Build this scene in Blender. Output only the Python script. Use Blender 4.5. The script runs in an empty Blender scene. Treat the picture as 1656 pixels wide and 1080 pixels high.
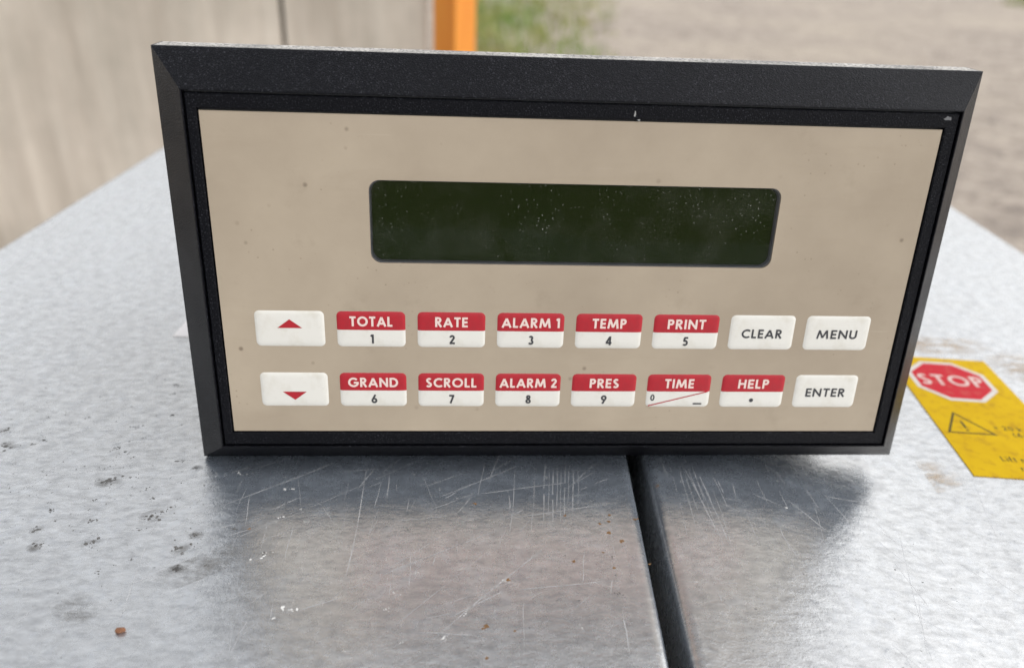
import bpy, bmesh, math, random
from mathutils import Vector, Matrix
R = math.radians
random.seed(7)
sc = bpy.context.scene
C = sc.collection

# ------------------------------------------------------------------ camera
cam_d = bpy.data.cameras.new('camera')
cam = bpy.data.objects.new('camera', cam_d); C.objects.link(cam)
cam_d.sensor_fit = 'HORIZONTAL'; cam_d.sensor_width = 36; cam_d.lens = 27.909
cam.matrix_world = Matrix(((0.99774, -0.0084, -0.06695, 0.0713),
                           (-0.0557, 0.45813, -0.88713, -0.1954),
                           (0.03816, 0.88886, 0.45659, 0.1368),
                           (0, 0, 0, 1)))
cam_d.clip_start = 0.01; cam_d.clip_end = 3000
cam_d.dof.use_dof = True; cam_d.dof.focus_distance = 0.198; cam_d.dof.aperture_fstop = 10.5
sc.camera = cam

# ------------------------------------------------------------------ sky, sun, exposure
SUN_AZ, SUN_EL = 104, 50           # degrees to the right of +Y, above the horizon
w = bpy.data.worlds.new('World'); sc.world = w; w.use_nodes = True
nt = w.node_tree
sky = nt.nodes.new('ShaderNodeTexSky'); sky.sky_type = 'NISHITA'; sky.sun_disc = False
sky.sun_elevation = R(SUN_EL); sky.sun_rotation = R(SUN_AZ)
sky.air_density = 1.0; sky.dust_density = 1.5; sky.ozone_density = 0.5; sky.altitude = 100
bg = nt.nodes['Background']; bg.inputs['Strength'].default_value = 0.13
veil = nt.nodes.new('ShaderNodeHueSaturation'); veil.inputs['Saturation'].default_value = 0.12   # thin even cloud: a greyer sky all round
nt.links.new(sky.outputs[0], veil.inputs['Color']); nt.links.new(veil.outputs[0], bg.inputs['Color'])
sun_d = bpy.data.lights.new('sun', 'SUN'); sun_d.energy = 0.5; sun_d.angle = R(45); sun_d.color = (1, .95, .88)
sun = bpy.data.objects.new('sun', sun_d); C.objects.link(sun)
sdir = Vector((math.sin(R(SUN_AZ)) * math.cos(R(SUN_EL)), math.cos(R(SUN_AZ)) * math.cos(R(SUN_EL)), math.sin(R(SUN_EL))))
sun.rotation_euler = (-sdir).to_track_quat('-Z', 'Y').to_euler(); sun.location = sdir * 5
vs = sc.view_settings
vs.view_transform = 'Standard'; vs.look = 'None'; vs.gamma = 1; vs.use_curve_mapping = False
vs.exposure = 1.33

# ------------------------------------------------------------------ node helpers
class NB:
    """small node-tree builder for procedural materials"""
    def __init__(s, name):
        s.m = bpy.data.materials.new(name); s.m.use_nodes = True
        s.t = s.m.node_tree; s.n = s.t.nodes; s.l = s.t.links
        s.p = s.n['Principled BSDF']; s.out = s.n['Material Output']
        s._tc = None
    def set(s, node, key, v):
        if hasattr(v, 'is_output'): s.l.new(v, node.inputs[key])
        elif v is not None:
            i = node.inputs[key]
            if i.type == 'RGBA' and len(v) == 3: v = (*v, 1)
            i.default_value = v
    def P(s, **k):
        for a, v in k.items(): s.set(s.p, a.replace('_', ' '), v)
    def co(s, scale=(1, 1, 1), rot=(0, 0, 0)):
        if not s._tc: s._tc = s.n.new('ShaderNodeTexCoord')
        mp = s.n.new('ShaderNodeMapping'); mp.inputs['Scale'].default_value = scale; mp.inputs['Rotation'].default_value = rot
        s.l.new(s._tc.outputs['Object'], mp.inputs[0]); return mp.outputs[0]
    def noise(s, scale, detail=4, rough=.55, co=None, dist=0):
        n = s.n.new('ShaderNodeTexNoise'); n.inputs['Scale'].default_value = scale
        n.inputs['Detail'].default_value = detail; n.inputs['Roughness'].default_value = rough; n.inputs['Distortion'].default_value = dist
        s.l.new(co if co else s.co(), n.inputs['Vector']); return n.outputs[0]
    def voro(s, scale, co=None, out='Distance', rnd=1):
        n = s.n.new('ShaderNodeTexVoronoi'); n.inputs['Scale'].default_value = scale; n.inputs['Randomness'].default_value = rnd
        s.l.new(co if co else s.co(), n.inputs['Vector']); return n.outputs[out]
    def ramp(s, v, a, b, lo=0., hi=1.):
        n = s.n.new('ShaderNodeMapRange'); n.clamp = True
        s.set(n, 0, v); n.inputs[1].default_value = a; n.inputs[2].default_value = b; n.inputs[3].default_value = lo; n.inputs[4].default_value = hi
        return n.outputs[0]
    def math(s, op, a, b=None):
        n = s.n.new('ShaderNodeMath'); n.operation = op; s.set(n, 0, a)
        if b is not None: s.set(n, 1, b)
        return n.outputs[0]
    def mix(s, f, a, b):
        n = s.n.new('ShaderNodeMix'); n.data_type = 'RGBA'
        for i, v in ((0, f), (6, a), (7, b)): s.set(n, i, v)
        return n.outputs[2]
    def bump(s, h, strength=.3, dist=.001, normal=None):
        n = s.n.new('ShaderNodeBump'); n.inputs['Strength'].default_value = strength; n.inputs['Distance'].default_value = dist
        s.l.new(h, n.inputs['Height'])
        if normal: s.l.new(normal, n.inputs['Normal'])
        return n.outputs[0]
def plain(name, col, rough=.5, metal=0, spec=.5):
    b = NB(name); b.P(Base_Color=col, Roughness=rough, Metallic=metal, Specular_IOR_Level=spec); return b.m

# ------------------------------------------------------------------ materials
def mat_black_plastic():
    b = NB('grained black plastic')
    g = b.noise(2300, 4, .65); g2 = b.noise(2700, 2, .5)
    h = b.math('ADD', g, b.math('MULTIPLY', g2, .5))
    dust_shine = b.ramp(b.noise(45, 5, .65), .3, .75, .25, 1)
    spk = b.ramp(g2, .60, .70, 0, 1)  # glints of the grain painted as pale specks in the base colour
    b.P(Base_Color=b.mix(b.math('MULTIPLY', dust_shine, spk), (.0022, .0024, .0040), (.055, .056, .066)),
        Roughness=b.ramp(b.noise(70, 4), .3, .7, .28, .40), Specular_IOR_Level=.085, Normal=b.bump(h, 1.0, .00028))
    return b.m
def mat_panel():
    b = NB('beige overlay film')
    n = b.noise(28, 6, .6); n2 = b.noise(700, 3)
    col = b.mix(b.ramp(n, .3, .72), (.298, .243, .180), (.375, .311, .233))
    grime = b.ramp(b.noise(75, 6, .7), .60, .78, 0, .35)
    col = b.mix(grime, col, (.20, .16, .115))
    wipe = b.noise(1, 5, .65, b.co((22, 160, 22), (0, 0, R(24))), .4)
    col = b.mix(b.ramp(wipe, .56, .78, 0, .30), col, (.27, .215, .155))
    scr = b.noise(1, 2, .5, b.co((40, 1900, 1), (0, 0, R(-38))))
    col = b.mix(b.ramp(scr, .73, .78, 0, .35), col, (.50, .43, .34))
    v = b.voro(165); spot = b.math('MULTIPLY', b.ramp(v, .05, .13, 1, 0), b.ramp(b.noise(31, 2), .50, .60))
    col = b.mix(b.math('MULTIPLY', spot, .75), col, (.13, .095, .065))
    v2 = b.voro(520); spot2 = b.math('MULTIPLY', b.ramp(v2, .07, .16, 1, 0), b.ramp(b.noise(60, 2), .55, .62))
    col = b.mix(b.math('MULTIPLY', spot2, .55), col, (.17, .13, .09))
    b.P(Base_Color=col, Roughness=b.ramp(n, .3, .7, .42, .56), Specular_IOR_Level=.35, Normal=b.bump(n2, .06, .0002))
    return b.m
def mat_key():
    b = NB('off-white key film')
    n = b.noise(160, 6, .65); g = b.noise(900, 3, .6)
    col = b.mix(b.ramp(n, .48, .75, 0, .55), (.61, .592, .545), (.46, .42, .34))
    col = b.mix(b.ramp(g, .62, .75, 0, .35), col, (.55, .52, .46))
    b.P(Base_Color=col, Roughness=.42, Specular_IOR_Level=.4, Normal=b.bump(g, .05, .0002)); return b.m
def mat_red():
    b = NB('red print'); n = b.noise(600, 4, .6)
    b.P(Base_Color=b.mix(b.ramp(n, .35, .75), (.36, .009, .018), (.30, .012, .020)), Roughness=.42, Specular_IOR_Level=.35); return b.m
def mat_galv():
    b = NB('galvanised steel')
    big = b.noise(11, 5, .6, dist=.5); mid = b.noise(70, 7, .72, dist=.9); fine = b.noise(430, 6, .72); grain = b.noise(1300, 3, .6)
    roll = b.noise(1, 3, .6, b.co((260, 9, 1), (0, 0, R(-3.6))))
    strk = b.noise(1, 5, .7, b.co((220, 480, 1), (0, 0, R(8))), .3)
    col = b.mix(b.ramp(mid, .3, .7), (.54, .522, .49), (.64, .62, .585))
    col = b.mix(b.ramp(big, .38, .66, 0, .55), col, (.61, .592, .56))
    col = b.mix(b.ramp(strk, .50, .72, 0, .7), col, (.30, .288, .27))
    col = b.mix(b.ramp(strk, .50, .30, 0, .65), col, (.82, .80, .765))
    col = b.mix(b.ramp(fine, .45, .72, 0, .35), col, (.66, .665, .67))
    pit = b.math('MULTIPLY', b.ramp(fine, .60, .70), b.ramp(b.noise(48, 5, .65), .44, .60))
    col = b.mix(b.math('MULTIPLY', pit, .75), col, (.15, .145, .14))
    ox = b.math('MULTIPLY', b.ramp(mid, .48, .70), b.ramp(fine, .35, .65, .3, 1))
    ro = b.math('ADD', b.ramp(mid, .2, .8, .22, .28), b.ramp(fine, .3, .7, -.02, .05))
    ro = b.math('ADD', ro, b.ramp(roll, .35, .65, -.02, .02))
    hh = b.math('ADD', b.math('MULTIPLY', fine, .8), b.math('MULTIPLY', grain, .35))
    nm = b.bump(b.math('ADD', hh, strk), .62, .00018)
    nm = b.bump(mid, .10, .00025, nm)
    gl = b.n.new('ShaderNodeBsdfAnisotropic'); gl.distribution = 'BECKMANN'
    b.set(gl, 'Color', col); b.set(gl, 'Roughness', ro); b.set(gl, 'Normal', nm)
    df = b.n.new('ShaderNodeBsdfDiffuse'); b.set(df, 'Color', b.mix(b.ramp(strk, .3, .7), (.44, .50, .58), (.34, .385, .45))); b.set(df, 'Normal', nm)
    mx = b.n.new('ShaderNodeMixShader'); b.set(mx, 0, b.ramp(ox, 0, 1, .20, .32)); b.l.new(gl.outputs[0], mx.inputs[1]); b.l.new(df.outputs[0], mx.inputs[2])
    b.l.new(mx.outputs[0], b.out.inputs[0]); return b.m
M = {}
M['black'] = mat_black_plastic(); M['panel'] = mat_panel(); M['key'] = mat_key(); M['red'] = mat_red(); M['galv'] = mat_galv()
M['headtext'] = plain('pale print', (.66, .52, .47), .45)
M['ink'] = plain('dark print', (.028, .028, .032), .45)
M['housing'] = plain('dark housing', (.03, .03, .032), .5)
M['recess'] = plain('display recess', (.012, .013, .014), .35)
M['paper'] = plain('white paper', (.86, .82, .80), .6)
M['scratch'] = plain('scratched zinc', (.44, .445, .455), .5, .3)
M['stain'] = plain('dark pit', (.11, .105, .10), .7, .2)
M['whitespot'] = plain('zinc oxide', (.60, .60, .585), .75)
def mat_rustspot():
    b = NB('rust fleck'); b.P(Base_Color=b.mix(b.noise(900, 4), (.085, .045, .02), (.24, .13, .05)), Roughness=.85); return b.m
M['rust'] = mat_rustspot()
def mat_lcd():
    b = NB('green display'); n = b.noise(30, 2)
    b.P(Base_Color=b.mix(n, (.008, .0185, .0010), (.014, .020, .0012)), Roughness=.3, Specular_IOR_Level=.04); return b.m
M['lcd'] = mat_lcd()
def mat_dust_shine():
    b = NB('pale dust'); n = b.noise(1100, 4, .7); m = b.noise(60, 4)
    b.P(Base_Color=(.50, .48, .45), Roughness=.9, Specular_IOR_Level=.1, Alpha=b.math('MULTIPLY', b.ramp(n, .38, .55, .25, 1), b.ramp(m, .3, .6, .45, 1))); return b.m
M['dust_shine'] = mat_dust_shine()
def mat_window():
    b = NB('display window'); n = b.n; l = b.l
    tr = n.new('ShaderNodeBsdfTransparent'); gl = n.new('ShaderNodeBsdfGlossy'); gl.inputs['Roughness'].default_value = .03
    fr = n.new('ShaderNodeFresnel'); fr.inputs['IOR'].default_value = 1.25
    m1 = n.new('ShaderNodeMixShader'); l.new(fr.outputs[0], m1.inputs[0]); l.new(tr.outputs[0], m1.inputs[1]); l.new(gl.outputs[0], m1.inputs[2])
    d = n.new('ShaderNodeBsdfDiffuse'); d.inputs['Color'].default_value = (.55, .55, .5, 1)
    v = b.voro(900); v2 = b.voro(330)
    a = b.math('MULTIPLY', b.ramp(v, .08, .2, 1, 0), b.ramp(b.noise(90, 3), .40, .66, 0, .22))
    a = b.math('MAXIMUM', a, b.math('MULTIPLY', b.ramp(v2, .02, .05, 1, 0), b.ramp(b.noise(140, 2), .57, .62, 0, .8)))
    a = b.math('MAXIMUM', a, b.ramp(b.noise(70, 5, .65),   .45, .8, .0, .03))
    m2 = n.new('ShaderNodeMixShader'); l.new(a, m2.inputs[0]); l.new(m1.outputs[0], m2.inputs[1]); l.new(d.outputs[0], m2.inputs[2])
    l.new(m2.outputs[0], b.out.inputs[0]); return b.m
M['window'] = mat_window()
def mat_yellow():
    b = NB('yellow sticker'); n = b.noise(60, 6, .65); f = b.noise(240, 5, .6)
    col = b.mix(b.ramp(n, .3, .7), (.53, .345, .004), (.45, .275, .003))
    col = b.mix(b.ramp(f, .52, .72, 0, .6), col, (.26, .13, .015));
    b.P(Base_Color=col, Roughness=.6, Specular_IOR_Level=.05, Normal=b.bump(n, .2, .001)); return b.m
M['yellow'] = mat_yellow()
def worn(name, col, dirt):
    b = NB(name); f = b.noise(260, 5, .65)
    b.P(Base_Color=b.mix(b.ramp(f, .52, .72, 0, .5), col, dirt), Roughness=.6, Specular_IOR_Level=.05); return b.m
M['stickred'] = worn('sticker red', (.42, .022, .032), (.40, .13, .10))
M['stickwhite'] = worn('sticker white', (.52, .49, .46), (.33, .27, .22))
M['stickpale'] = worn('sticker lettering', (.55, .40, .37), (.42, .09, .08))
M['stickink'] = worn('sticker ink', (.08, .065, .02), (.30, .21, .03))
def mat_stain():
    b = NB('rust smear'); b.P(Base_Color=b.mix(b.noise(170, 4), (.33, .22, .12), (.50, .42, .32)), Roughness=.8)
    g = b.n.new('ShaderNodeTexCoord'); v = b.n.new('ShaderNodeVectorMath'); v.operation = 'LENGTH'
    mp = b.n.new('ShaderNodeMapping'); mp.inputs['Location'].default_value = (-1, -1, 0); mp.inputs['Scale'].default_value = (2, 2, 0)
    b.l.new(g.outputs['Generated'], mp.inputs[0]); b.l.new(mp.outputs[0], v.inputs[0])
    a = b.math('MULTIPLY', b.ramp(v.outputs['Value'], .35, .95, 1, 0), b.ramp(b.noise(130, 5, .7, b.co((1, 2.2, 1))), .42, .68, 0, .75))
    b.P(Alpha=a); return b.m
M['smear'] = mat_stain()
def mat_smudge():
    m = M['smear'].copy(); m.name = 'grey smudge'
    for n in m.node_tree.nodes:
        if n.type == 'MIX': n.inputs[6].default_value = (.10, .098, .095, 1); n.inputs[7].default_value = (.20, .195, .19, 1)
    return m
M['smudge'] = mat_smudge()
def mat_wall():
    b = NB('weathered board')
    st = b.noise(1, 6, .62, b.co((9, 1, 1.3)), .4); st2 = b.noise(1, 5, .6, b.co((38, 1, 3))); big = b.noise(3.0, 5, .6)
    col = b.mix(b.ramp(st, .3, .7), (.38, .32, .26), (.76, .68, .58))
    col = b.mix(b.ramp(st2, .45, .75, 0, .45), col, (.76, .70, .61))
    col = b.mix(b.ramp(big, .42, .68, 0, .65), col, (.34, .305, .25))
    b.P(Base_Color=col, Roughness=.8, Normal=b.bump(st2, .3, .01)); return b.m
M['wall'] = mat_wall()
def mat_post():
    b = NB('orange stained timber'); g = b.noise(1, 5, .6, b.co((70, 70, 4)), .5)
    b.P(Base_Color=b.mix(b.ramp(g, .3, .7), (.60, .18, .010), (.68, .265, .026)), Roughness=.55, Normal=b.bump(g, .2, .003)); return b.m
M['post'] = mat_post()
M['knot'] = plain('timber knot', (.10, .035, .012), .6)
def mat_ground():
    b = NB('gravel ground'); big = b.noise(.4, 5, .6); mid = b.noise(5.5, 6, .7); fine = b.noise(24, 6, .75)
    col = b.mix(b.ramp(fine, .3, .7), (.22, .18, .145), (.48, .41, .34))
    col = b.mix(b.ramp(mid, .46, .62, 0, .75), col, (.15, .12, .10))
    col = b.mix(b.ramp(big, .42, .65, 0, .6), col, (.40, .34, .27))
    b.P(Base_Color=col, Roughness=.9, Normal=b.bump(fine, .6, .03)); return b.m
M['ground'] = mat_ground()
def mat_stone(nm, c1, c2):
    b = NB(nm); b.P(Base_Color=b.mix(b.ramp(b.noise(9, 4, .6), .35, .65), c1, c2), Roughness=.85); return b.m
M['stone'] = mat_stone('pebble', (.22, .185, .16), (.40, .35, .30))
def mat_grass():
    b = NB('grass'); n = b.noise(2.2, 3)
    b.P(Base_Color=b.mix(b.ramp(n, .35, .65), (.12, .22, .03), (.30, .27, .09)), Roughness=.7); return b.m
M['grass'] = mat_grass()
M['cabinet'] = plain('painted steel box', (.10, .105, .11), .5, .3)
M['dark'] = plain('channel floor', (.02, .02, .022), .7)
def mat_crumb():
    b = NB('brown crumb'); b.P(Base_Color=b.mix(b.noise(1400, 4), (.10, .04, .02), (.26, .12, .06)), Roughness=.9); return b.m
M['crumb'] = mat_crumb()

# ------------------------------------------------------------------ object helpers
def link(name, me, mat, parent=None, smooth=False):
    o = bpy.data.objects.new(name, me); C.objects.link(o)
    if mat: me.materials.clear(); me.materials.append(M[mat] if isinstance(mat, str) else mat)
    if parent: o.parent = parent
    if smooth:
        for p in me.polygons: p.use_smooth = True
    return o
def mesh(name, vs_, fs, mat, parent=None, smooth=False):
    me = bpy.data.meshes.new(name); me.from_pydata([tuple(v) for v in vs_], [], fs); me.update()
    return link(name, me, mat, parent, smooth)
def bmobj(name, bm, mat, parent=None, smooth=False):
    me = bpy.data.meshes.new(name); bm.normal_update(); bm.to_mesh(me); bm.free(); return link(name, me, mat, parent, smooth)
def empty(name, loc=(0, 0, 0), rot=(0, 0, 0)):
    o = bpy.data.objects.new(name, None); C.objects.link(o); o.location = loc; o.rotation_euler = rot; o.empty_display_size = .02; return o
def tag(o, label=None, cat=None, group=None, kind=None):
    for k, v in (('label', label), ('category', cat), ('group', group), ('kind', kind)):
        if v: o[k] = v
    return o
def loops_mesh(name, loops, mat, parent=None, cap0=False, cap1=False, smooth=False):
    """closed loops with equal vertex counts, bridged in order"""
    n = len(loops[0]); vs_ = [v for l in loops for v in l]; fs = []
    for a in range(len(loops) - 1):
        for i in range(n):
            j = (i + 1) % n; fs.append((a * n + i, a * n + j, (a + 1) * n + j, (a + 1) * n + i))
    if cap0: fs.append(tuple(reversed(range(n))))
    if cap1: fs.append(tuple((len(loops) - 1) * n + i for i in range(n)))
    return mesh(name, vs_, fs, mat, parent, smooth)
def rrect(x0, x1, y0, y1, r, z, seg=6):
    out = []
    for cx, cy, a in ((x1 - r, y1 - r, 0), (x0 + r, y1 - r, 90), (x0 + r, y0 + r, 180), (x1 - r, y0 + r, 270)):
        for k in range(seg + 1):
            t = R(a + 90 * k / seg); out.append((cx + r * math.cos(t), cy + r * math.sin(t), z))
    return out
def box(name, x0, x1, y0, y1, z0, z1, mat, parent=None, bev=0.):
    bm = bmesh.new(); bmesh.ops.create_cube(bm, size=1)
    for v in bm.verts:
        v.co = Vector(((x0 + x1) / 2 + v.co.x * (x1 - x0), (y0 + y1) / 2 + v.co.y * (y1 - y0), (z0 + z1) / 2 + v.co.z * (z1 - z0)))
    if bev: bmesh.ops.bevel(bm, geom=list(bm.edges), offset=bev, segments=2, affect='EDGES', profile=.5)
    return bmobj(name, bm, mat, parent)

# ------------------------------------------------------------------ geometric sans lettering made of strokes
T = .185                                    # stroke weight, cap height = 1
def arc(cx, cy, rx, ry, a0, a1, n=14):
    return [(cx + rx * math.cos(R(a0 + (a1 - a0) * k / n)), cy + ry * math.sin(R(a0 + (a1 - a0) * k / n))) for k in range(n + 1)]
h = T / 2; lo, hi = h, 1 - h
GL = {
 'A': (.86, [[(.06, 0), (.43, .93)], [(.80, 0), (.43, .93)], [(.2, .30), (.66, .30)]]),
 'C': (.80, [arc(.5, .5, .5 - h, .5 - h, 48, 312, 24)]),
 'D': (.78, [[(h, 0), (h, 1)], [(h, hi)] + arc(.32, .5, .46 - h, .5 - h, 90, -90, 18) + [(h, lo)]]),
 'E': (.52, [[(h, 0), (h, 1)], [(h, hi), (.52, hi)], [(h, .5), (.49, .5)], [(h, lo), (.52, lo)]]),
 'G': (.96, [arc(.5, .5, .5 - h, .5 - h, 42, 350, 26), [(.52, .46), (.97, .46)]]),
 'H': (.70, [[(h, 0), (h, 1)], [(.70 - h, 0), (.70 - h, 1)], [(h, .52), (.70 - h, .52)]]),
 'I': (.19, [[(h, 0), (h, 1)]]),
 'L': (.47, [[(h, 0), (h, 1)], [(h, lo), (.47, lo)]]),
 'M': (1.06, [[(.09, 0), (.22, .98)], [(.22, .95), (.53, .12)], [(.84, .95), (.53, .12)], [(.97, 0), (.84, .98)]]),
 'N': (.80, [[(h, 0), (h, 1)], [(h, .92), (.80 - h, .08)], [(.80 - h, 0), (.80 - h, 1)]]),
 'O': (.99, [arc(.495, .5, .5 - h, .5 - h, 0, 360, 30)]),
 'P': (.56, [[(h, 0), (h, 1)], [(h, hi)] + arc(.30, .705, .26 - h, .295 - h, 90, -90, 12) + [(h, .41 + h)]]),
 'R': (.62, [[(h, 0), (h, 1)], [(h, hi)] + arc(.30, .715, .27 - h, .285 - h, 90, -90, 12) + [(h, .43 + h)], [(.26, .46), (.56, 0)]]),
 'S': (.56, [arc(.28, .735, .255 - h, .265 - h, 30, 258, 14) + arc(.27, .275, .28 - h, .275 - h, 82, -152, 16)]),
 'T': (.60, [[(.30, 0), (.30, .95)], [(0, hi), (.60, hi)]]),
 'U': (.68, [[(h, 1), (h, .34)] + arc(.34, .34, .34 - h, .34 - h, 180, 360, 16) + [(.68 - h, .34), (.68 - h, 1)]]),
 '0': (.60, [arc(.30, .5, .30 - h, .5 - h, 0, 360, 26)]),
 '1': (.34, [[(.235, 0), (.235, 1)], [(.02, .80), (.20, .93)]]),
 '2': (.56, [arc(.28, .71, .27 - h, .29 - h, 175, -35, 14) + [(.12, .13)], [(.03, lo), (.56, lo)]]),
 '3': (.54, [arc(.26, .74, .24 - h, .26 - h, 160, -90, 14), arc(.26, .28, .28 - h, .28 - h, 90, -160, 16)]),
 '4': (.64, [[(.46, 0), (.46, 1)], [(.43, .92), (.10, .29)], [(.03, .27), (.64, .27)]]),
 '5': (.54, [[(.52, hi), (.12, hi)], [(.16, hi), (.12, .47)], arc(.25, .33, .29 - h, .33 - h, 128, -145, 18)]),
 '6': (.60, [arc(.30, .31, .30 - h, .31 - h, 0, 360, 22), [(.115, .41), (.42, .99)]]),
 '7': (.56, [[(0, hi), (.54, hi)], [(.46, .92), (.15, 0)]]),
 '8': (.56, [arc(.28, .75, .235 - h, .25 - h, 0, 360, 20), arc(.28, .28, .28 - h, .28 - h, 0, 360, 22)]),
 '9': (.60, [arc(.30, .69, .30 - h, .31 - h, 0, 360, 22), [(.485, .59), (.18, .01)]]),
 '(': (.30, [arc(.52, .45, .42, .60, 130, 230, 10)]), '=': (.6, [[(.05, .36), (.55, .36)], [(.05, .64), (.55, .64)]]),
 'k': (.5, [[(h, 0), (h, 1)], [(.15, .3), (.46, .66)], [(.2, .34), (.5, 0)]]), 'l': (.19, [[(h, 0), (h, 1)]]),
 'i': (.19, [[(h, 0), (h, .66)], [(h, .8), (h, .98)]]), 'f': (.34, [[(.12, 0), (.12, .8), (.18, .9), (.34, .91)], [(0, .6), (.32, .6)]]),
 't': (.34, [[(.16, 0), (.16, .9)], [(0, .6), (.33, .6)]]), 'm': (.9, [[(h, 0), (h, .66)], [(h, .5), (.2, .58), (.34, .58), (.45, .46), (.45, 0)], [(.45, .46), (.55, .58), (.7, .58), (.81, .46), (.81, 0)]]),
 'r': (.34, [[(h, 0), (h, .66)], [(h, .42), (.2, .56), (.36, .58)]]), 'e': (.56, [[(.06, .34), (.5, .34)] + arc(.28, .33, .28 - h, .33 - h, 0, 320, 16)]),
 'c': (.48, [arc(.3, .33, .28 - h, .33 - h, 50, 310, 14)]), '!': (.2, [[(h, .3), (h, 1)], [(h, 0), (h, .16)]]),
}
def ribbon(bm, pts, w2, z):
    """flat mitred stroke"""
    closed = len(pts) > 8 and math.hypot(pts[0][0] - pts[-1][0], pts[0][1] - pts[-1][1]) < 1e-6
    P = [Vector(p) for i, p in enumerate(pts) if i == 0 or math.hypot(p[0] - pts[i - 1][0], p[1] - pts[i - 1][1]) > 1e-9]
    if closed: P = P[:-1]
    n = len(P); Lv = []; Rv = []
    for i in range(n):
        a = P[(i - 1) % n] if (closed or i > 0) else None; b_ = P[(i + 1) % n] if (closed or i < n - 1) else None
        d1 = (P[i] - a).normalized() if a is not None else None; d2 = (b_ - P[i]).normalized() if b_ is not None else None
        d1 = d1 or d2; d2 = d2 or d1
        t = (d1 + d2); t = t.normalized() if t.length > 1e-6 else d1
        m = Vector((-t.y, t.x)); k = w2 / max(.45, m.dot(Vector((-d1.y, d1.x))))
        Lv.append(bm.verts.new((*(P[i] + m * k), z))); Rv.append(bm.verts.new((*(P[i] - m * k), z)))
    for i in range(n if closed else n - 1):
        j = (i + 1) % n; bm.faces.new((Lv[i], Rv[i], Rv[j], Lv[j]))
def lettering(name, txt, cx, cy, hgt, mat, parent, width=None, z=0., weight=1., left=None, fr=None, slant=0.):
    """one flat print of the text; fr = optional (origin, right, up) frame in the parent's space"""
    x = 0; items = []
    for ch in txt:
        if ch == ' ': x += .34; continue
        wd, strokes = GL[ch]; items.append((x, strokes)); x += wd + .15
    tot = x - .15; sx = (width / (tot * hgt)) if width else 1.
    x0 = left if left is not None else cx - tot * hgt * sx / 2
    bm = bmesh.new(); k = 0
    for ox, strokes in items:
        for s in strokes:
            pts = [(x0 + (px + ox + slant * py) * hgt * sx, cy + (py - .5) * hgt) for px, py in s]
            ribbon(bm, pts, T * hgt * .5 * weight, z + (k % 5) * 6e-6); k += 1
    bmesh.ops.recalc_face_normals(bm, faces=bm.faces)
    for f in bm.faces:
        if f.normal.z < 0: f.normal_flip()
    if fr:
        o, r, u = fr
        for v in bm.verts: v.co = Vector(o) + Vector(r) * v.co.x + Vector(u) * v.co.y + Vector((0, 0, v.co.z))
    return bmobj(name, bm, mat, parent)

# ------------------------------------------------------------------ setting: ground, boards, post, grass, gravel
GZ = -.85
g = mesh('ground', [(-400, -400, GZ), (400, -400, GZ), (400, 900, GZ), (-400, 900, GZ)], [(0, 1, 2, 3)], 'ground'); tag(g, kind='structure')

def gravel():
    rnd = random.Random(3); bm0 = bmesh.new(); bmesh.ops.create_icosphere(bm0, subdivisions=1, radius=1)
    base = [v.co.copy() for v in bm0.verts]; faces = [tuple(v.index for v in f.verts) for f in bm0.faces]; bm0.free()
    V = []; F = []
    for k in range(3500):
        y = 1.6 + 9.5 * rnd.random() ** 1.5; x = -.2 + rnd.random() * (2.2 + y * .95)
        s = rnd.uniform(.006, .018) * (1.5 if rnd.random() < .06 else 1); a = rnd.random() * 6.28
        sx, sy, sz = s * rnd.uniform(.8, 1.4), s * rnd.uniform(.7, 1.1), s * rnd.uniform(.4, .7); o = len(V)
        for c in base:
            q = 1 + rnd.uniform(-.14, .14); px, py = c.x * sx * q, c.y * sy * q
            V.append((x + px * math.cos(a) - py * math.sin(a), y + px * math.sin(a) + py * math.cos(a), GZ + sz * .1 + c.z * sz * q))
        F += [tuple(o + i for i in f) for f in faces]
    return mesh('gravel', V, F, 'stone')
tag(gravel(), 'loose grey brown gravel stones on the drive', 'gravel', kind='stuff')
def grass():
    rnd = random.Random(5); V = []; F = []
    def blade(x, y, hgt):
        a = rnd.random() * 6.28; w2 = rnd.uniform(.004, .008); b = rnd.uniform(.1, .6) * hgt; d = rnd.random() * 6.28; o = len(V)
        ca, sa = math.cos(a) * w2, math.sin(a) * w2; bx, by = math.cos(d) * b, math.sin(d) * b
        V.extend([(x - ca, y - sa, GZ), (x + ca, y + sa, GZ), (x + bx * .35 + ca * .8, y + by * .35 + sa * .8, GZ + hgt * .6), (x + bx * .35 - ca * .8, y + by * .35 - sa * .8, GZ + hgt * .6), (x + bx, y + by, GZ + hgt)])
        F.extend([(o, o + 1, o + 2, o + 3), (o + 3, o + 2, o + 4)])
    for _ in range(380):
        y = rnd.uniform(6.3, 15); x = .15 + (y + .2) * rnd.random() ** 2.2 * .17
        for _ in range(10): blade(x + rnd.gauss(0, .09), y + rnd.gauss(0, .12), rnd.uniform(.04, .16))
    for _ in range(380):
        y = rnd.uniform(13.9, 24); x = y * .70 + rnd.uniform(-.2, 4) + max(0, 15.5 - y) * .6
        for _ in range(26): blade(x + rnd.gauss(0, .2), y + rnd.gauss(0, .25), rnd.uniform(.06, .2))
    return mesh('grass', V, F, 'grass')
tag(grass(), 'green grass tufts along the edge of the gravel', 'grass', kind='stuff')

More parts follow.
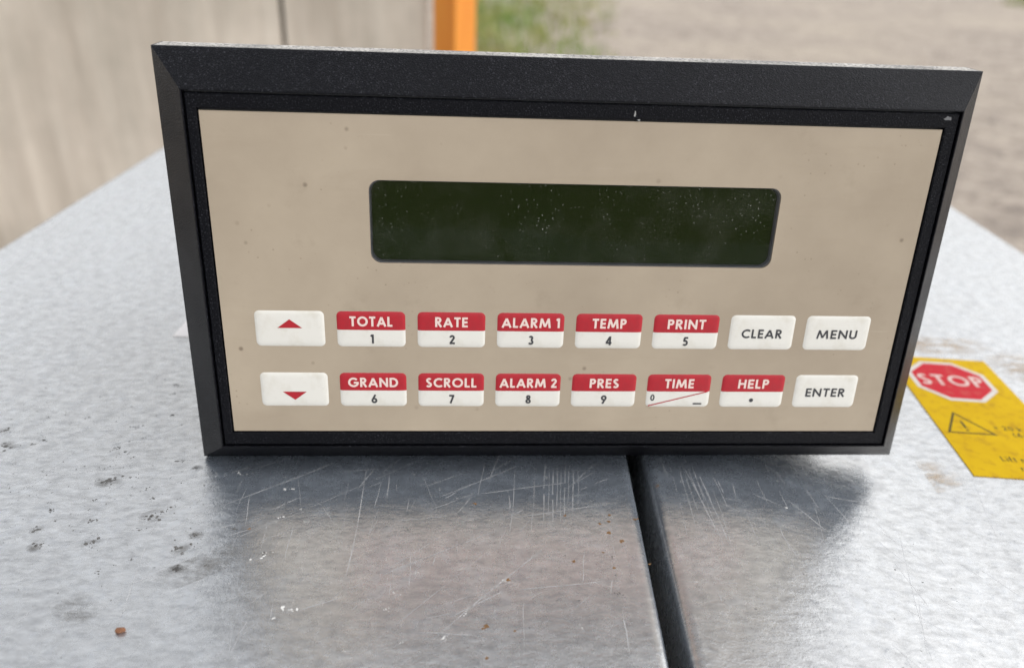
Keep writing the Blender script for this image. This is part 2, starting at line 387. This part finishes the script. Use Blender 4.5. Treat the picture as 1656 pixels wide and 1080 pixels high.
wall = empty('board_wall', (-.8, 1.43, GZ))
tag(wall, 'low wall of weathered grey beige boards beside the orange post', 'wall')
def board(x0, x1, top, yb):
    o = box('board', x0 + .8, x1 + .8, -.012 + yb, .012 + yb, 0, top - GZ, 'wall', wall, .003); return o
board(-1.9, -1.06, .13, 0); board(-1.054, -.2685, .125, .002); board(-.2600, .0065, .13, -.001)
for x in (-1.057, -.264): box('joint_strip', x + .8 - .03, x + .8 + .03, .0145, .03, .0, .95, 'dark', wall)
post = empty('wooden_post', (.0585, 1.41, GZ), (0, 0, R(-43)))
tag(post, 'orange stained square timber post at the end of the board wall', 'post')
box('timber', -.029, .029, -.029, .029, 0, 1.06, 'post', post, .003)
kn = loops_mesh('knot', [[(-.0294, .012 + .006 * math.cos(t * .628), .853 + .011 * math.sin(t * .628)) for t in range(10)],
                         [(-.0300, .012 + .005 * math.cos(t * .628), .853 + .009 * math.sin(t * .628)) for t in range(10)]], 'knot', post, cap1=True)

# ------------------------------------------------------------------ steel box with two galvanised lids
SK = .0635                                   # the lids run slightly askew to the instrument
def zt(s):
    t = min(max((s - .135) / .09, 0), 1); return -.0075 * t * t * (3 - 2 * t)
def lid(name, s0, s1, z0, z1, mids):
    prof = [(s0 + .0004, -.024), (s0, -.0026 + z0), (s0 + .0003, -.0013 + z0), (s0 + .0010, -.0004 + z0), (s0 + .0022, z0)]
    prof += [(s0 + .0030, z0)] + [(s, zt(s)) for s in mids] + [(s1 - .0030, z1)]
    prof += [(s1 - .0022, z1), (s1 - .0010, -.0004 + z1), (s1 - .0003, -.0013 + z1), (s1, -.0026 + z1), (s1 - .0004, -.024)]
    ya, yb = -.42, .50; n = len(prof); V = []; F = []
    for y in (ya, yb):
        for s, z in prof: V.append((s + SK * y, y, z))
    for i in range(n - 1): F.append((i, i + 1, n + i + 1, n + i))
    V += V[:]; q = 2 * n                       # end and bottom faces get their own vertices so the top shades flat
    F.append(tuple(range(q + n - 1, q - 1, -1))); F.append(tuple(range(q + n, q + 2 * n))); F.append((q + n - 1, q, q + n, q + 2 * n - 1))
    o = mesh(name, V, F, 'galv')
    for p in o.data.polygons:
        if p.normal.z > .2 and len(p.vertices) == 4: p.use_smooth = True
    return o
box_ = empty('steel_box', (.12, .04, GZ)); tag(box_, 'steel box carrying the two galvanised lids', 'box')
def skew_box(name, s0, s1, y0, y1, z0, z1, mat, parent):
    V = [(s + SK * y, y, z) for z in (z0, z1) for y in (y0, y1) for s in (s0, s1)]
    V = [(x - .12, y - .04, z - GZ) for x, y, z in V]
    return mesh(name, V, [(0, 2, 3, 1), (4, 5, 7, 6), (0, 1, 5, 4), (2, 6, 7, 3), (0, 4, 6, 2), (1, 3, 7, 5)], mat, parent)
skew_box('carcass', -.135, .352, -.41, .49, GZ, -.0245, 'cabinet', box_)
SA, SB, SC, SD = -.1440, .1216, .1264, .3602
lidL = lid('galvanised_lid', SA, SB, 0, 0, [-.12, -.06, 0, .06, .11])
tag(lidL, 'scratched galvanised lid under the brown crumb and white label', 'metal lid')
lidR = lid('galvanised_lid', SC, SD, 0, zt(SD), [.1325] + [.135 + .09 * k / 24 for k in range(25)] + [.25, .30, .34])
tag(lidR, 'galvanised lid with the yellow stop sticker on it', 'metal lid')
def onlid(x, y): return zt(x - SK * y)

def scratches(name, segs, parent, mat, rnd):
    V = []; F = []
    for x0, y0, x1, y1 in segs:
        x0, y0, x1, y1 = x0 / 1e3, y0 / 1e3, x1 / 1e3, y1 / 1e3
        L = math.hypot(x1 - x0, y1 - y0); nx, ny = -(y1 - y0) / L, (x1 - x0) / L; n = max(4, int(L / .0022)); ph = rnd.random() * 6
        bow = rnd.uniform(-.012, .012) * L; wm = rnd.uniform(.00004, .00012)
        run = False
        for k in range(n + 1):
            t = k / n; off = bow * math.sin(math.pi * t) + .00006 * math.sin(ph + 9 * t)
            wd = wm * (.25 + .75 * abs(math.sin(ph + 5.1 * t * (1 + ph * .3)))) * min(1, 6 * t + .1, 6 * (1 - t) + .1)
            x, y = x0 + (x1 - x0) * t + nx * off, y0 + (y1 - y0) * t + ny * off
            o = len(V); z = onlid(x, y) + .00002
            V.extend([(x + nx * wd, y + ny * wd, z), (x - nx * wd, y - ny * wd, z)])
            if run: F.append((o - 2, o - 1, o + 1, o))
            run = rnd.random() > .05
    return tag(mesh(name, V, F, mat, parent), kind='stuff')
def flecks(name, spots, parent, mat, rnd, per=7, spread=.75, size=.42):
    V = []; F = []
    for x, y, r in spots:
        x, y, r = x / 1e3, y / 1e3, r / 1e3
        for q in range(per):
            a, d = rnd.random() * 6.28, abs(rnd.gauss(0, spread)) * r; cx, cy = x + d * math.cos(a) * 1.2, y + d * math.sin(a) * .9
            s = r * size * rnd.uniform(.25, 1.1); m = 9; o = len(V); el = rnd.uniform(.5, 1.1); ro = rnd.random() * 3.1; z = onlid(cx, cy) + .000015 + 4e-6 * (q % 6)
            for k in range(m):
                t = 6.283 * k / m; rr = s * rnd.uniform(.6, 1.25); px, py = rr * math.cos(t), rr * el * math.sin(t)
                V.append((cx + px * math.cos(ro) - py * math.sin(ro), cy + px * math.sin(ro) + py * math.cos(ro), z))
            F.append(tuple(range(o, o + m)))
    return tag(mesh(name, V, F, mat, parent), kind='stuff')
# marks on the lids, in millimetres
SL= [(10.6, -28.1, 37.9, -8.9), (14.1, -42.9, 60.1, -9.0), (45.6, -8.9, 45.4, -55.6), (43.1, -60.1, 84.8, -37.1), (48.7, -79.2, 79.8, -45.7), (63.2, -31.2, 76.3, -23.8), (73.4, -34.9, 50.3, -56.5), (64.0, -65.5, 94.0, -53.0), (67.1, -72.2, 94.3, -44.0), (84.7, -40.0, 87.6, -12.8), (90.0, -40.1, 93.0, -15.3), (93.7, -36.2, 96.5, -10.4), (95.0, -35.2, 97.6, -11.6), (96.0, -36.2, 98.5, -12.9), (97.6, -31.1, 100.0, -10.4), (97.8, -37.2, 100.9, -11.6), (99.2, -35.2, 102.4, -10.4), (100.8, -29.0, 103.4, -10.4), (101.5, -33.2, 104.2, -12.9), (103.2, -31.1, 105.7, -11.7), (27.3, -14.9, 30.6, -29.4), (82.9, -34.5, 112.7, -28.5), (85.5, -59.2, 108.0, -56.7), (85.7, -77.4, 86.6, -60.4), (34.9, -27.3, 39.4, -34.6), (46.6, -62.9, 52.6, -61.0), (16.8, -41.1, 30.1, -30.4), (111.2, -10.4, 102.3, -21.2), (66.5, -25.4, 88.4, -11.6), (76.3, -24.4, 101.8, -19.4), (54.9, -53.3, 84.2, -36.6), (68.7, -67.8, 85.6, -57.1)]
SL2= [(-4.7, -30.2, -1.2, -67.4), (-2.1, -40.2, 7.4, -29.1), (-5.4, -57.9, 11.7, -44.6), (4.1, -77.0, 6.8, -65.1), (-17.5, -6.2, -2.6, -9.1), (-53.7, 7.2, -51.1, 12.7), (-63.0, 14.3, -58.9, 18.5), (-53.9, -11.0, -50.9, -7.5), (-56.1, 28.2, -62.2, 56.0), (-43.7, -22.6, -37.7, -8.3), (0.9, -55.2, 11.7, -48.7), (-35.7, -33.3, -19.9, -31.2), (-8.5, -64.8, -2.8, -59.7), (9.6, -70.1, 12.1, -61.8)]
SR= [(132.5, -10.2, 129.0, -50.6), (135.2, -10.2, 133.1, -40.7), (136.2, -10.2, 138.2, -33.5), (138.8, -14.6, 138.5, -49.9), (139.7, -18.8, 140.2, -49.1), (142.1, -21.8, 140.4, -46.6), (136.1, -14.6, 135.4, -34.5), (137.2, -16.7, 138.3, -41.6), (139.8, -14.5, 140.1, -28.8), (156.6, -16.5, 156.4, -32.0), (161.8, -21.1, 161.4, -29.1), (170.6, -17.8, 170.8, -28.9), (191.3, -33.7, 176.1, -78.4), (183.2, -59.5, 176.1, -76.5), (227.9, -8.6, 219.3, -35.2), (206.6, -47.1, 211.9, -56.4), (141.6, -71.6, 142.5, -80.3), (151.3, -68.6, 156.0, -71.7), (142.7, -28.7, 148.0, -32.2), (171.7, -45.8, 178.3, -51.6), (125.9, -57.4, 131.4, -57.5), (134.1, -57.9, 138.5, -57.9)]
DK= [(-22.4, -17.7, 1.85), (-6.2, -32.4, 1.67), (-8.2, -25.3, 0.74), (-16.9, -42.2, 1.3), (5.5, -51.0, 0.93), (6.7, -39.8, 1.11), (4.4, -44.0, 1.39), (-56.8, -1.8, 2.04), (-60.5, 6.4, 1.11), (-5.7, -47.9, 0.56), (-11.8, -51.7, 0.56), (-29.8, -43.0, 1.11), (-32.1, -37.2, 0.93), (-13.1, -62.2, 2.04), (-10.4, -64.8, 1.85), (-20.4, 32.1, 0.83), (-39.9, 13.1, 0.65), (-24.1, 8.0, 0.83), (-15.7, 14.2, 0.65), (-26.2, -2.6, 0.83), (-6.7, -9.1, 0.74), (-17.1, -16.5, 0.56), (-2.5, -29.0, 0.65), (-4.1, -30.7, 0.65), (-7.3, -37.5, 0.46), (12.1, -50.2, 0.56), (-22.9, -4.8, 0.74), (-47.5, 1.1, 0.83), (-50.2, -1.1, 0.65), (-31.8, -29.9, 0.74), (-22.7, -25.8, 0.56), (-19.6, 26.6, 0.65), (-0.8, -12.6, 0.93), (-20.2, -34.0, 0.74)]
RU= [(111.2, -33.3, 0.65), (107.9, -36.5, 0.65), (110.7, -35.7, 0.81), (110.0, -40.1, 0.81), (112.9, -43.1, 0.65), (107.2, -47.0, 0.57), (109.3, -52.4, 0.57), (99.5, -33.2, 0.65), (99.7, -50.3, 0.65), (77.7, -70.1, 0.81), (84.1, -71.2, 0.57), (83.2, -55.9, 0.73), (75.7, -28.2, 0.65), (77.7, -78.3, 0.49), (117.9, -35.0, 0.65), (19.4, -37.5, 0.49), (126.8, -21.1, 0.86), (118.2, -51.4, 0.5)]
BK= [(109.3, -48.8, 0.41), (109.2, -55.0, 0.41), (108.5, -60.7, 0.57), (99.4, -62.8, 0.33), (97.7, -48.2, 0.24), (87.2, -70.4, 0.33), (94.2, -62.7, 0.24), (58.9, -38.3, 0.24), (15.5, -37.3, 0.65), (24.9, -46.2, 0.65), (156.1, -53.8, 0.36), (154.9, -50.9, 0.29), (139.9, -65.9, 0.36), (131.6, -73.3, 0.29), (182.0, -49.7, 0.36), (187.5, -53.3, 0.36), (168.1, -80.7, 0.72), (173.3, -66.4, 0.29), (173.0, -78.7, 0.43), (161.0, -44.1, 0.21), (135.3, -77.7, 0.21)]
WH= [(25.7, -33.6, 1.14), (25.1, -47.1, 1.63), (6.2, -15.4, 0.81), (11.0, -14.8, 0.98), (55.5, -64.6, 0.81), (73.3, -66.1, 0.81), (32.9, -64.9, 2.03), (57.5, -59.9, 0.81), (82.6, -56.3, 0.98), (32.9, -35.0, 0.81), (96.2, -17.1, 0.49), (66.7, -22.3, 0.49), (41.6, -45.8, 0.41), (98.9, -70.8, 0.49), (68.2, -72.9, 0.98), (48.0, -75.9, 0.65), (59.9, -73.8, 0.65), (30.7, -29.9, 0.65), (25.8, -21.8, 1.14), (61.9, -53.4, 0.49), (161.1, -28.7, 0.72), (164.5, -30.5, 0.57), (145.0, -14.7, 0.43), (163.0, -16.8, 0.5), (134.6, -42.0, 0.5), (133.8, -19.2, 0.43), (133.5, -24.9, 0.36), (128.1, -57.5, 0.36)]

rnd = random.Random(11)
def extra(n, xa, xb, ya, yb, lmin, lmax, ang, da):
    out = []
    for _ in range(n):
        x, y = rnd.uniform(xa, xb), rnd.uniform(ya, yb); a = R(rnd.gauss(ang, da)); l = rnd.uniform(lmin, lmax)
        out.append((x, y, x + l * math.cos(a), y + l * math.sin(a)))
    return out
SLX = SL + SL2 + extra(38, 5, 105, -80, -12, 3, 14, 25, 22) + extra(30, 10, 112, -80, -12, 3, 16, 86, 6) + extra(24, -70, 5, -75, 20, 4, 20, 35, 30) + extra(10, -110, -30, 20, 120, 10, 40, 30, 40)
SRX = SR + extra(16, 130, 165, -70, -12, 4, 18, 88, 5) + extra(22, 150, 200, -80, -20, 4, 16, -60, 25)
scratches('scratch_marks', SLX, lidL, 'scratch', rnd); scratches('scratch_marks', SRX, lidR, 'scratch', rnd)
L_ = lambda S: [p for p in S if p[0] < 121]
R_ = lambda S: [p for p in S if p[0] > 126]
flecks('pit_marks', [p for p in DK if p[2] < 1.9 and p[2] != 1.85 or p[1] > -50] + L_(BK), lidL, 'stain', rnd, 12, .8, .38); flecks('pit_marks', R_(BK), lidR, 'stain', rnd, 3, .4, .6)
flecks('rust_specks', L_(RU), lidL, 'rust', rnd, 5, .4, .62); flecks('rust_specks', R_(RU), lidR, 'rust', rnd, 5, .5, .5)
tiny = [(rnd.uniform(-75, 8), rnd.gauss(-15, 28), rnd.uniform(.12, .5)) for _ in range(420)]
flecks('grit_marks', tiny, lidL, 'stain', rnd, 2, .8, .55)
tinyR = [(rnd.uniform(165, 250), rnd.uniform(-80, -15), rnd.uniform(.12, .3)) for _ in range(60)]
flecks('grit_marks', tinyR, lidR, 'stain', rnd, 2, .8, .5)
flecks('oxide_specks', L_(WH) + [(rnd.uniform(5, 110), rnd.uniform(-80, -10), rnd.uniform(.15, .4)) for _ in range(60)], lidL, 'whitespot', rnd, 8, .9, .22)
flecks('oxide_specks', R_(WH), lidR, 'whitespot', rnd, 6, .8, .25)
def smear(x, y, rx, ry, a, parent, mat='smear', name='rust_stain'):
    z = onlid(x, y) + .00004; V = [(x + rx * u * math.cos(a) - ry * v * math.sin(a), y + rx * u * math.sin(a) + ry * v * math.cos(a), z) for u, v in ((-1, -1), (1, -1), (1, 1), (-1, 1))]
    return mesh(name, V, [(0, 1, 2, 3)], mat, parent)
smear(.262, .078, .028, .008, -.1, lidR); smear(.290, .060, .014, .013, .2, lidR); smear(.214, -.008, .010, .007, .4, lidR)

for k, (x, y, r) in enumerate(DK):
    if r > .9: smear(x / 1e3, y / 1e3, r * .0019, r * .0015, rnd.uniform(0, 1.2), lidL, 'smudge', 'grey_smudge')
smear(.012, -.050, .013, .004, .6, lidL, 'smudge', 'grey_smudge')

# ------------------------------------------------------------------ stickers and the crumb
def sticker():
    u = Vector((.12, .9928, 0)); r = Vector((.9928, -.12, 0)); W_, H_ = .0379, .0772
    st = empty('warning_sticker', (.2291, -.0075, -.0075)); tag(st, 'yellow warning sticker with a red stop octagon and black triangle', 'sticker')
    P = lambda a, b, z: tuple(r * a + u * b + Vector((0, 0, z)))
    out = [(0, 0), (W_, 0), (W_, H_), (0, H_)]
    loops_mesh('backing', [[P(a, b, .00004) for a, b in out], [P(a, b, .00024) for a, b in out]], 'yellow', st, cap1=True)
    def poly(nm, pts, z, mat): return mesh(nm, [P(a, b, z) for a, b in pts], [tuple(range(len(pts)))], mat, st)
    oc = lambda rad: [(.0180 + rad * math.cos(R(22.5 + 45 * k)), .0595 + rad * math.sin(R(22.5 + 45 * k))) for k in range(8)]
    poly('octagon_border', oc(.0156), .00027, 'stickwhite'); poly('stop_octagon', oc(.0137), .00030, 'stickred')
    fr = ((0, 0, 0), r, u)
    lettering('stop_lettering', 'STOP', .0180, .0597, .0078, 'stickpale', st, width=.0235, z=.00033, fr=fr, weight=.95)
    tri = [(.0090, .0372), (.0020, .0237), (.0184, .0237)]; bm = bmesh.new(); cx, cy = .0098, .0282
    for k in range(3):
        a, b = tri[k], tri[(k + 1) % 3]; ia = (cx + (a[0] - cx) * .84, cy + (a[1] - cy) * .84); ib = (cx + (b[0] - cx) * .84, cy + (b[1] - cy) * .84)
        bm.faces.new([bm.verts.new(P(q[0], q[1], .00027)) for q in (a, b, ib, ia)])
    bmobj('warning_triangle', bm, 'stickink', st)
    lettering('exclamation_mark', '!', .0094, .0284, .0062, 'stickink', st, z=.00027, fr=fr, weight=.8)
    for t, x, y in (('= 20 k', .0190, .0285), ('(44 l', .0236, .0247), ('Lift m', .0128, .0102), ('rec', .0166, .0055)):
        lettering('sticker_text', t, 0, y, .0027, 'stickink', st, left=x, z=.00027, fr=fr, weight=.75)
sticker()
def label_():
    o = Vector((-.0320, .0662, 0)); r = Vector((.9980, -.0635, 0)); u = Vector((.10, .995, 0)); out = [(0, 0), (.05, 0), (.05, .032), (0, .032)]
    lb = empty('paper_label', o); tag(lb, 'small white paper label mostly hidden behind the instrument', 'label')
    loops_mesh('paper', [[tuple(r * a + u * b + Vector((0, 0, .00003))) for a, b in out], [tuple(r * a + u * b + Vector((0, 0, .0004))) for a, b in out]], 'paper', lb, cap1=True)
    inn = [(.0035, .0035), (.0465, .0035), (.0465, .0285), (.0035, .0285)]
    mesh('print_field', [tuple(r * a + u * b + Vector((0, 0, .00044))) for a, b in inn], [(0, 1, 2, 3)], 'paper', lb)
label_()
def crumb():
    bm = bmesh.new(); bmesh.ops.create_icosphere(bm, subdivisions=2, radius=.0008); rr = random.Random(4)
    for v in bm.verts:
        v.co *= rr.uniform(.8, 1.25); v.co.x *= 1.25; v.co.y *= .9; v.co.z = max(v.co.z, -.0005) * .8
    zmin = min(v.co.z for v in bm.verts)
    for v in bm.verts: v.co.z -= zmin
    o = bmobj('dirt_crumb', bm, 'crumb'); o.location = (-.0001, -.0697, .00005)
    tag(o, 'tiny brown crumb of dirt on the galvanised lid', 'crumb')
crumb()

# ------------------------------------------------------------------ the instrument
W, H, CH, D, TH = .2, .1089, .0088, .0098, .008
ZF = D + TH                                      # front plane above the base edge
BX0, BX1, BY0, BY1 = .01204, .18739, .01326, .09579
dev = empty('flow_computer', (0, 0, .0001), (R(85), 0, 0))
tag(dev, 'black framed instrument panel with beige face, green display and sixteen keys', 'control panel')
def rl(l, r, b, t, z): return [(l, b, z + ZF), (W - r, b, z + ZF), (W - r, H - t, z + ZF), (l, H - t, z + ZF)]
def sq(o, z): return rl(o, o, o, o, z)
loops_mesh('bezel', [sq(.006, -D - TH), rl(.0004, .0004, .0004, -.0002, -D - TH), rl(0, 0, 0, -.0005, -D - TH + .0004), sq(0, -D - .0002), sq(.00025, -D + .00012), sq(CH - .0005, -.00045), sq(CH - .0002, -.0002), sq(CH, -.00025), sq(CH, -.0022)], 'black', dev)
gi = .0004
# dust along the bezel top; its pale tone also paints in grazing sky reflection
mesh('dust_shine_film', [(.0006, H + .00006, ZF - D - .0006), (W - .0006, H + .00006, ZF - D - .0006), (W - .0006, H + .00054, .0006), (.0006, H + .00054, .0006)], [(0, 1, 2, 3)], 'dust_shine', dev)
ml, mr, mb, mt = BX0 - .0004, W - BX1 - .0004, BY0 - .0004, H - BY1 - .0004
loops_mesh('inner_frame', [sq(CH + gi, -.0022), sq(CH + gi, -.0007), sq(CH + gi + .0003, -.0004), rl(ml - .0003, mr - .0003, mb - .0003, mt - .0003, -.0004), rl(ml, mr, mb, mt, -.0006), rl(ml, mr, mb, mt, -.0022)], 'black', dev)
loops_mesh('mounting_flange', [sq(.0078, -.0024), sq(.016, -.0024)], 'recess', dev)
hb = .0080; y0h, y1h = hb, H - hb; zb = -.0910
hs = [[(.007, y0h, z), (W - .007, y0h, z), (W - .007, y1h, z), (.007, y1h, z)] for z in (.001, -.0903)]
hs.append([(.0078, y0h + .0004, zb), (W - .0078, y0h + .0004, zb), (W - .0078, y1h - .0008, zb), (.0078, y1h - .0008, zb)])
loops_mesh('housing', [list(reversed(l)) for l in hs], 'housing', dev, cap1=True)
# face panel with the display opening
PZ = ZF - .0007
DX0, DX1, DY0, DY1, DR = .0496, .15036, .06028, .08078, .0026
def panel():
    bm = bmesh.new()
    o = [bm.verts.new(v) for v in ((BX0, BY0, PZ), (BX1, BY0, PZ), (BX1, BY1, PZ), (BX0, BY1, PZ))]
    i = [bm.verts.new(v) for v in rrect(DX0, DX1, DY0, DY1, DR, PZ, 8)]
    es = [bm.edges.new((l[k], l[(k + 1) % len(l)])) for l in (o, i) for k in range(len(l))]
    bmesh.ops.triangle_fill(bm, use_beauty=True, edges=es)
    for f in bm.faces:
        f.normal_update()
        if f.normal.z < 0: f.normal_flip()
    for l in (o, i):
        lw = [bm.verts.new((v.co.x, v.co.y, v.co.z - .0006)) for v in l]
        for k in range(len(l)): j = (k + 1) % len(l); bm.faces.new((l[k], l[j], lw[j], lw[k]))
    return bmobj('face_panel', bm, 'panel', dev)
pan = panel()
e = .0004
rim = loops_mesh('display_recess', [rrect(DX0 - e, DX1 + e, DY0 - e, DY1 + e, DR, PZ - .0006, 8), rrect(DX0 + .0002, DX1 - .0002, DY0 + .0002, DY1 - .0002, DR, PZ - .0007, 8), rrect(DX0 + .0005, DX1 - .0005, DY0 + .0005, DY1 - .0005, DR, PZ - .0018, 8)], 'recess', dev)
rim.data.materials.clear(); rim.data.materials.append(plain('grey display surround', (.10, .103, .11), .4))
lcd = box('lcd_screen', DX0 - .001, DX1 + .001, DY0 - .001, DY1 + .001, PZ - .006, PZ - .0016, 'lcd', dev)
win = mesh('display_window', rrect(DX0 - .0003, DX1 + .0003, DY0 - .0003, DY1 + .0003, DR, PZ - .00035, 8), [tuple(range(36))], 'window', dev)

# keys
KX, KP, KW = .02017, .02037, .01707
ROWS = [(.038, .04741), (.0209, .03034)]
KEYS = [[('UP',), ('TOTAL', '1', .63), ('RATE', '2', .485), ('ALARM 1', '3', .877), ('TEMP', '4', .52), ('PRINT', '5', .59), ('CLEAR', .637), ('MENU', .645)],
        [('DOWN',), ('GRAND', '6', .757), ('SCROLL', '7', .777), ('ALARM 2', '8', .887), ('PRES', '9', .46), ('TIME', '0-', .465), ('HELP', '.', .494), ('ENTER', .645)]]
def key_mesh(kw, kh):
    lp = []
    for o, z in ((-.0001, 0), (0, .00005), (.00025, .00016), (.0007, .00024), (.0016, .00029)):
        lp.append(rrect(o, kw - o, o, kh - o, max(.0012 - o * .5, .0004), z, 5))
    n = len(lp[0]); V = [v for l in lp for v in l]; F = []
    for a in range(len(lp) - 1):
        for i in range(n):
            j = (i + 1) % n; F.append((a * n + i, a * n + j, (a + 1) * n + j, (a + 1) * n + i))
    F.append(tuple((len(lp) - 1) * n + i for i in range(n)))
    me = bpy.data.meshes.new('key'); me.from_pydata(V, [], F); me.update(); me.materials.append(M['key'])
    for p in me.polygons: p.use_smooth = True
    return me
def header_mesh(km, split):
    bm = bmesh.new(); bm.from_mesh(km)
    bmesh.ops.bisect_plane(bm, geom=list(bm.verts) + list(bm.edges) + list(bm.faces), plane_co=(0, split, 0), plane_no=(0, 1, 0), clear_inner=True)
    for v in bm.verts: v.co.z += .00002
    me = bpy.data.meshes.new('key_header'); bm.to_mesh(me); bm.free(); me.materials.clear(); me.materials.append(M['red'])
    for p in me.polygons: p.use_smooth = True
    return me
for ri, (yb, ya) in enumerate(ROWS):
    kh = ya - yb; km = key_mesh(KW, kh); hm = header_mesh(km, kh * .485)
    for ci, k in enumerate(KEYS[ri]):
        ko = bpy.data.objects.new('key', km); C.objects.link(ko); ko.parent = dev; ko.location = (KX + ci * KP, yb, PZ)
        zt_ = .00033
        if k[0] in ('UP', 'DOWN'):
            a, b = (kh * .525, kh * .775) if k[0] == 'UP' else (kh * .44, kh * .19)
            t = [(KW * .5 - .0031, a, zt_), (KW * .5 + .0031, a, zt_), (KW * .5, b, zt_)]
            if k[0] == 'DOWN': t.reverse()
            mesh('arrow', t, [(0, 1, 2)], 'red', ko); ko['label'] = 'white key with a red %s arrow' % k[0].lower()
        elif len(k) == 2:
            lettering('key_legend', k[0], KW * .5, kh * .47, kh * .265, 'ink', ko, width=k[1] * KW, z=zt_, weight=1.1)
            ko['label'] = 'plain white %s key' % k[0]
        else:
            hd = bpy.data.objects.new('key_header', hm); C.objects.link(hd); hd.parent = ko
            lettering('key_legend', k[0], KW * .5, kh * .735, kh * .285, 'headtext', ko, width=k[2] * KW, z=zt_ + .00002, weight=1.12)
            if k[1] == '0-':
                lettering('key_number', '0', 0, kh * .29, kh * .20, 'ink', ko, left=KW * .06, z=zt_, weight=1.05)
                bm = bmesh.new(); ribbon(bm, [(KW * .80 - .0008, kh * .10), (KW * .80 + .0016, kh * .10)], .00022, zt_); bmobj('minus_sign', bm, 'ink', ko)
                bm = bmesh.new(); ribbon(bm, [(.0006, kh * .03), (KW * .97, kh * .49)], .00015, zt_ + .00001); bmobj('divider_line', bm, 'red', ko)
            elif k[1] == '.':
                mesh('key_number', [(KW * .5 + .00058 * math.cos(t * .3927), kh * .215 + .00058 * math.sin(t * .3927), zt_) for t in range(16)], [tuple(range(16))], 'ink', ko)
            else:
                lettering('key_number', k[1], KW * .51, kh * .225, kh * .265, 'ink', ko, z=zt_, weight=1.1)
            ko['label'] = 'red and white %s key' % k[0]
# chips in the black plastic
def chip(name, x, y, z, s, mat, pts=7, seed=1, el=.5, parent=None):
    r_ = random.Random(seed); return mesh(name, [(x + s * r_.uniform(.5, 1.2) * math.cos(6.283 * k / pts), y + s * el * r_.uniform(.5, 1.2) * math.sin(6.283 * k / pts), z) for k in range(pts)], [tuple(range(pts))], mat, parent or dev)
chip('chip', W - .0120, H - .0104, ZF - .00037, .0011, plain('scuffed plastic', (.11, .11, .115), .5), 9, 3, .55)
chip('chip', .1120, H - .0115, ZF - .00037, .00025, plain('pale scuff', (.25, .25, .24), .6), 7, 5, 3.2)
chip('chip', .1131, H - .0127, ZF - .00037, .0004, plain('pale nick', (.22, .22, .21), .6), 7, 8, .7)
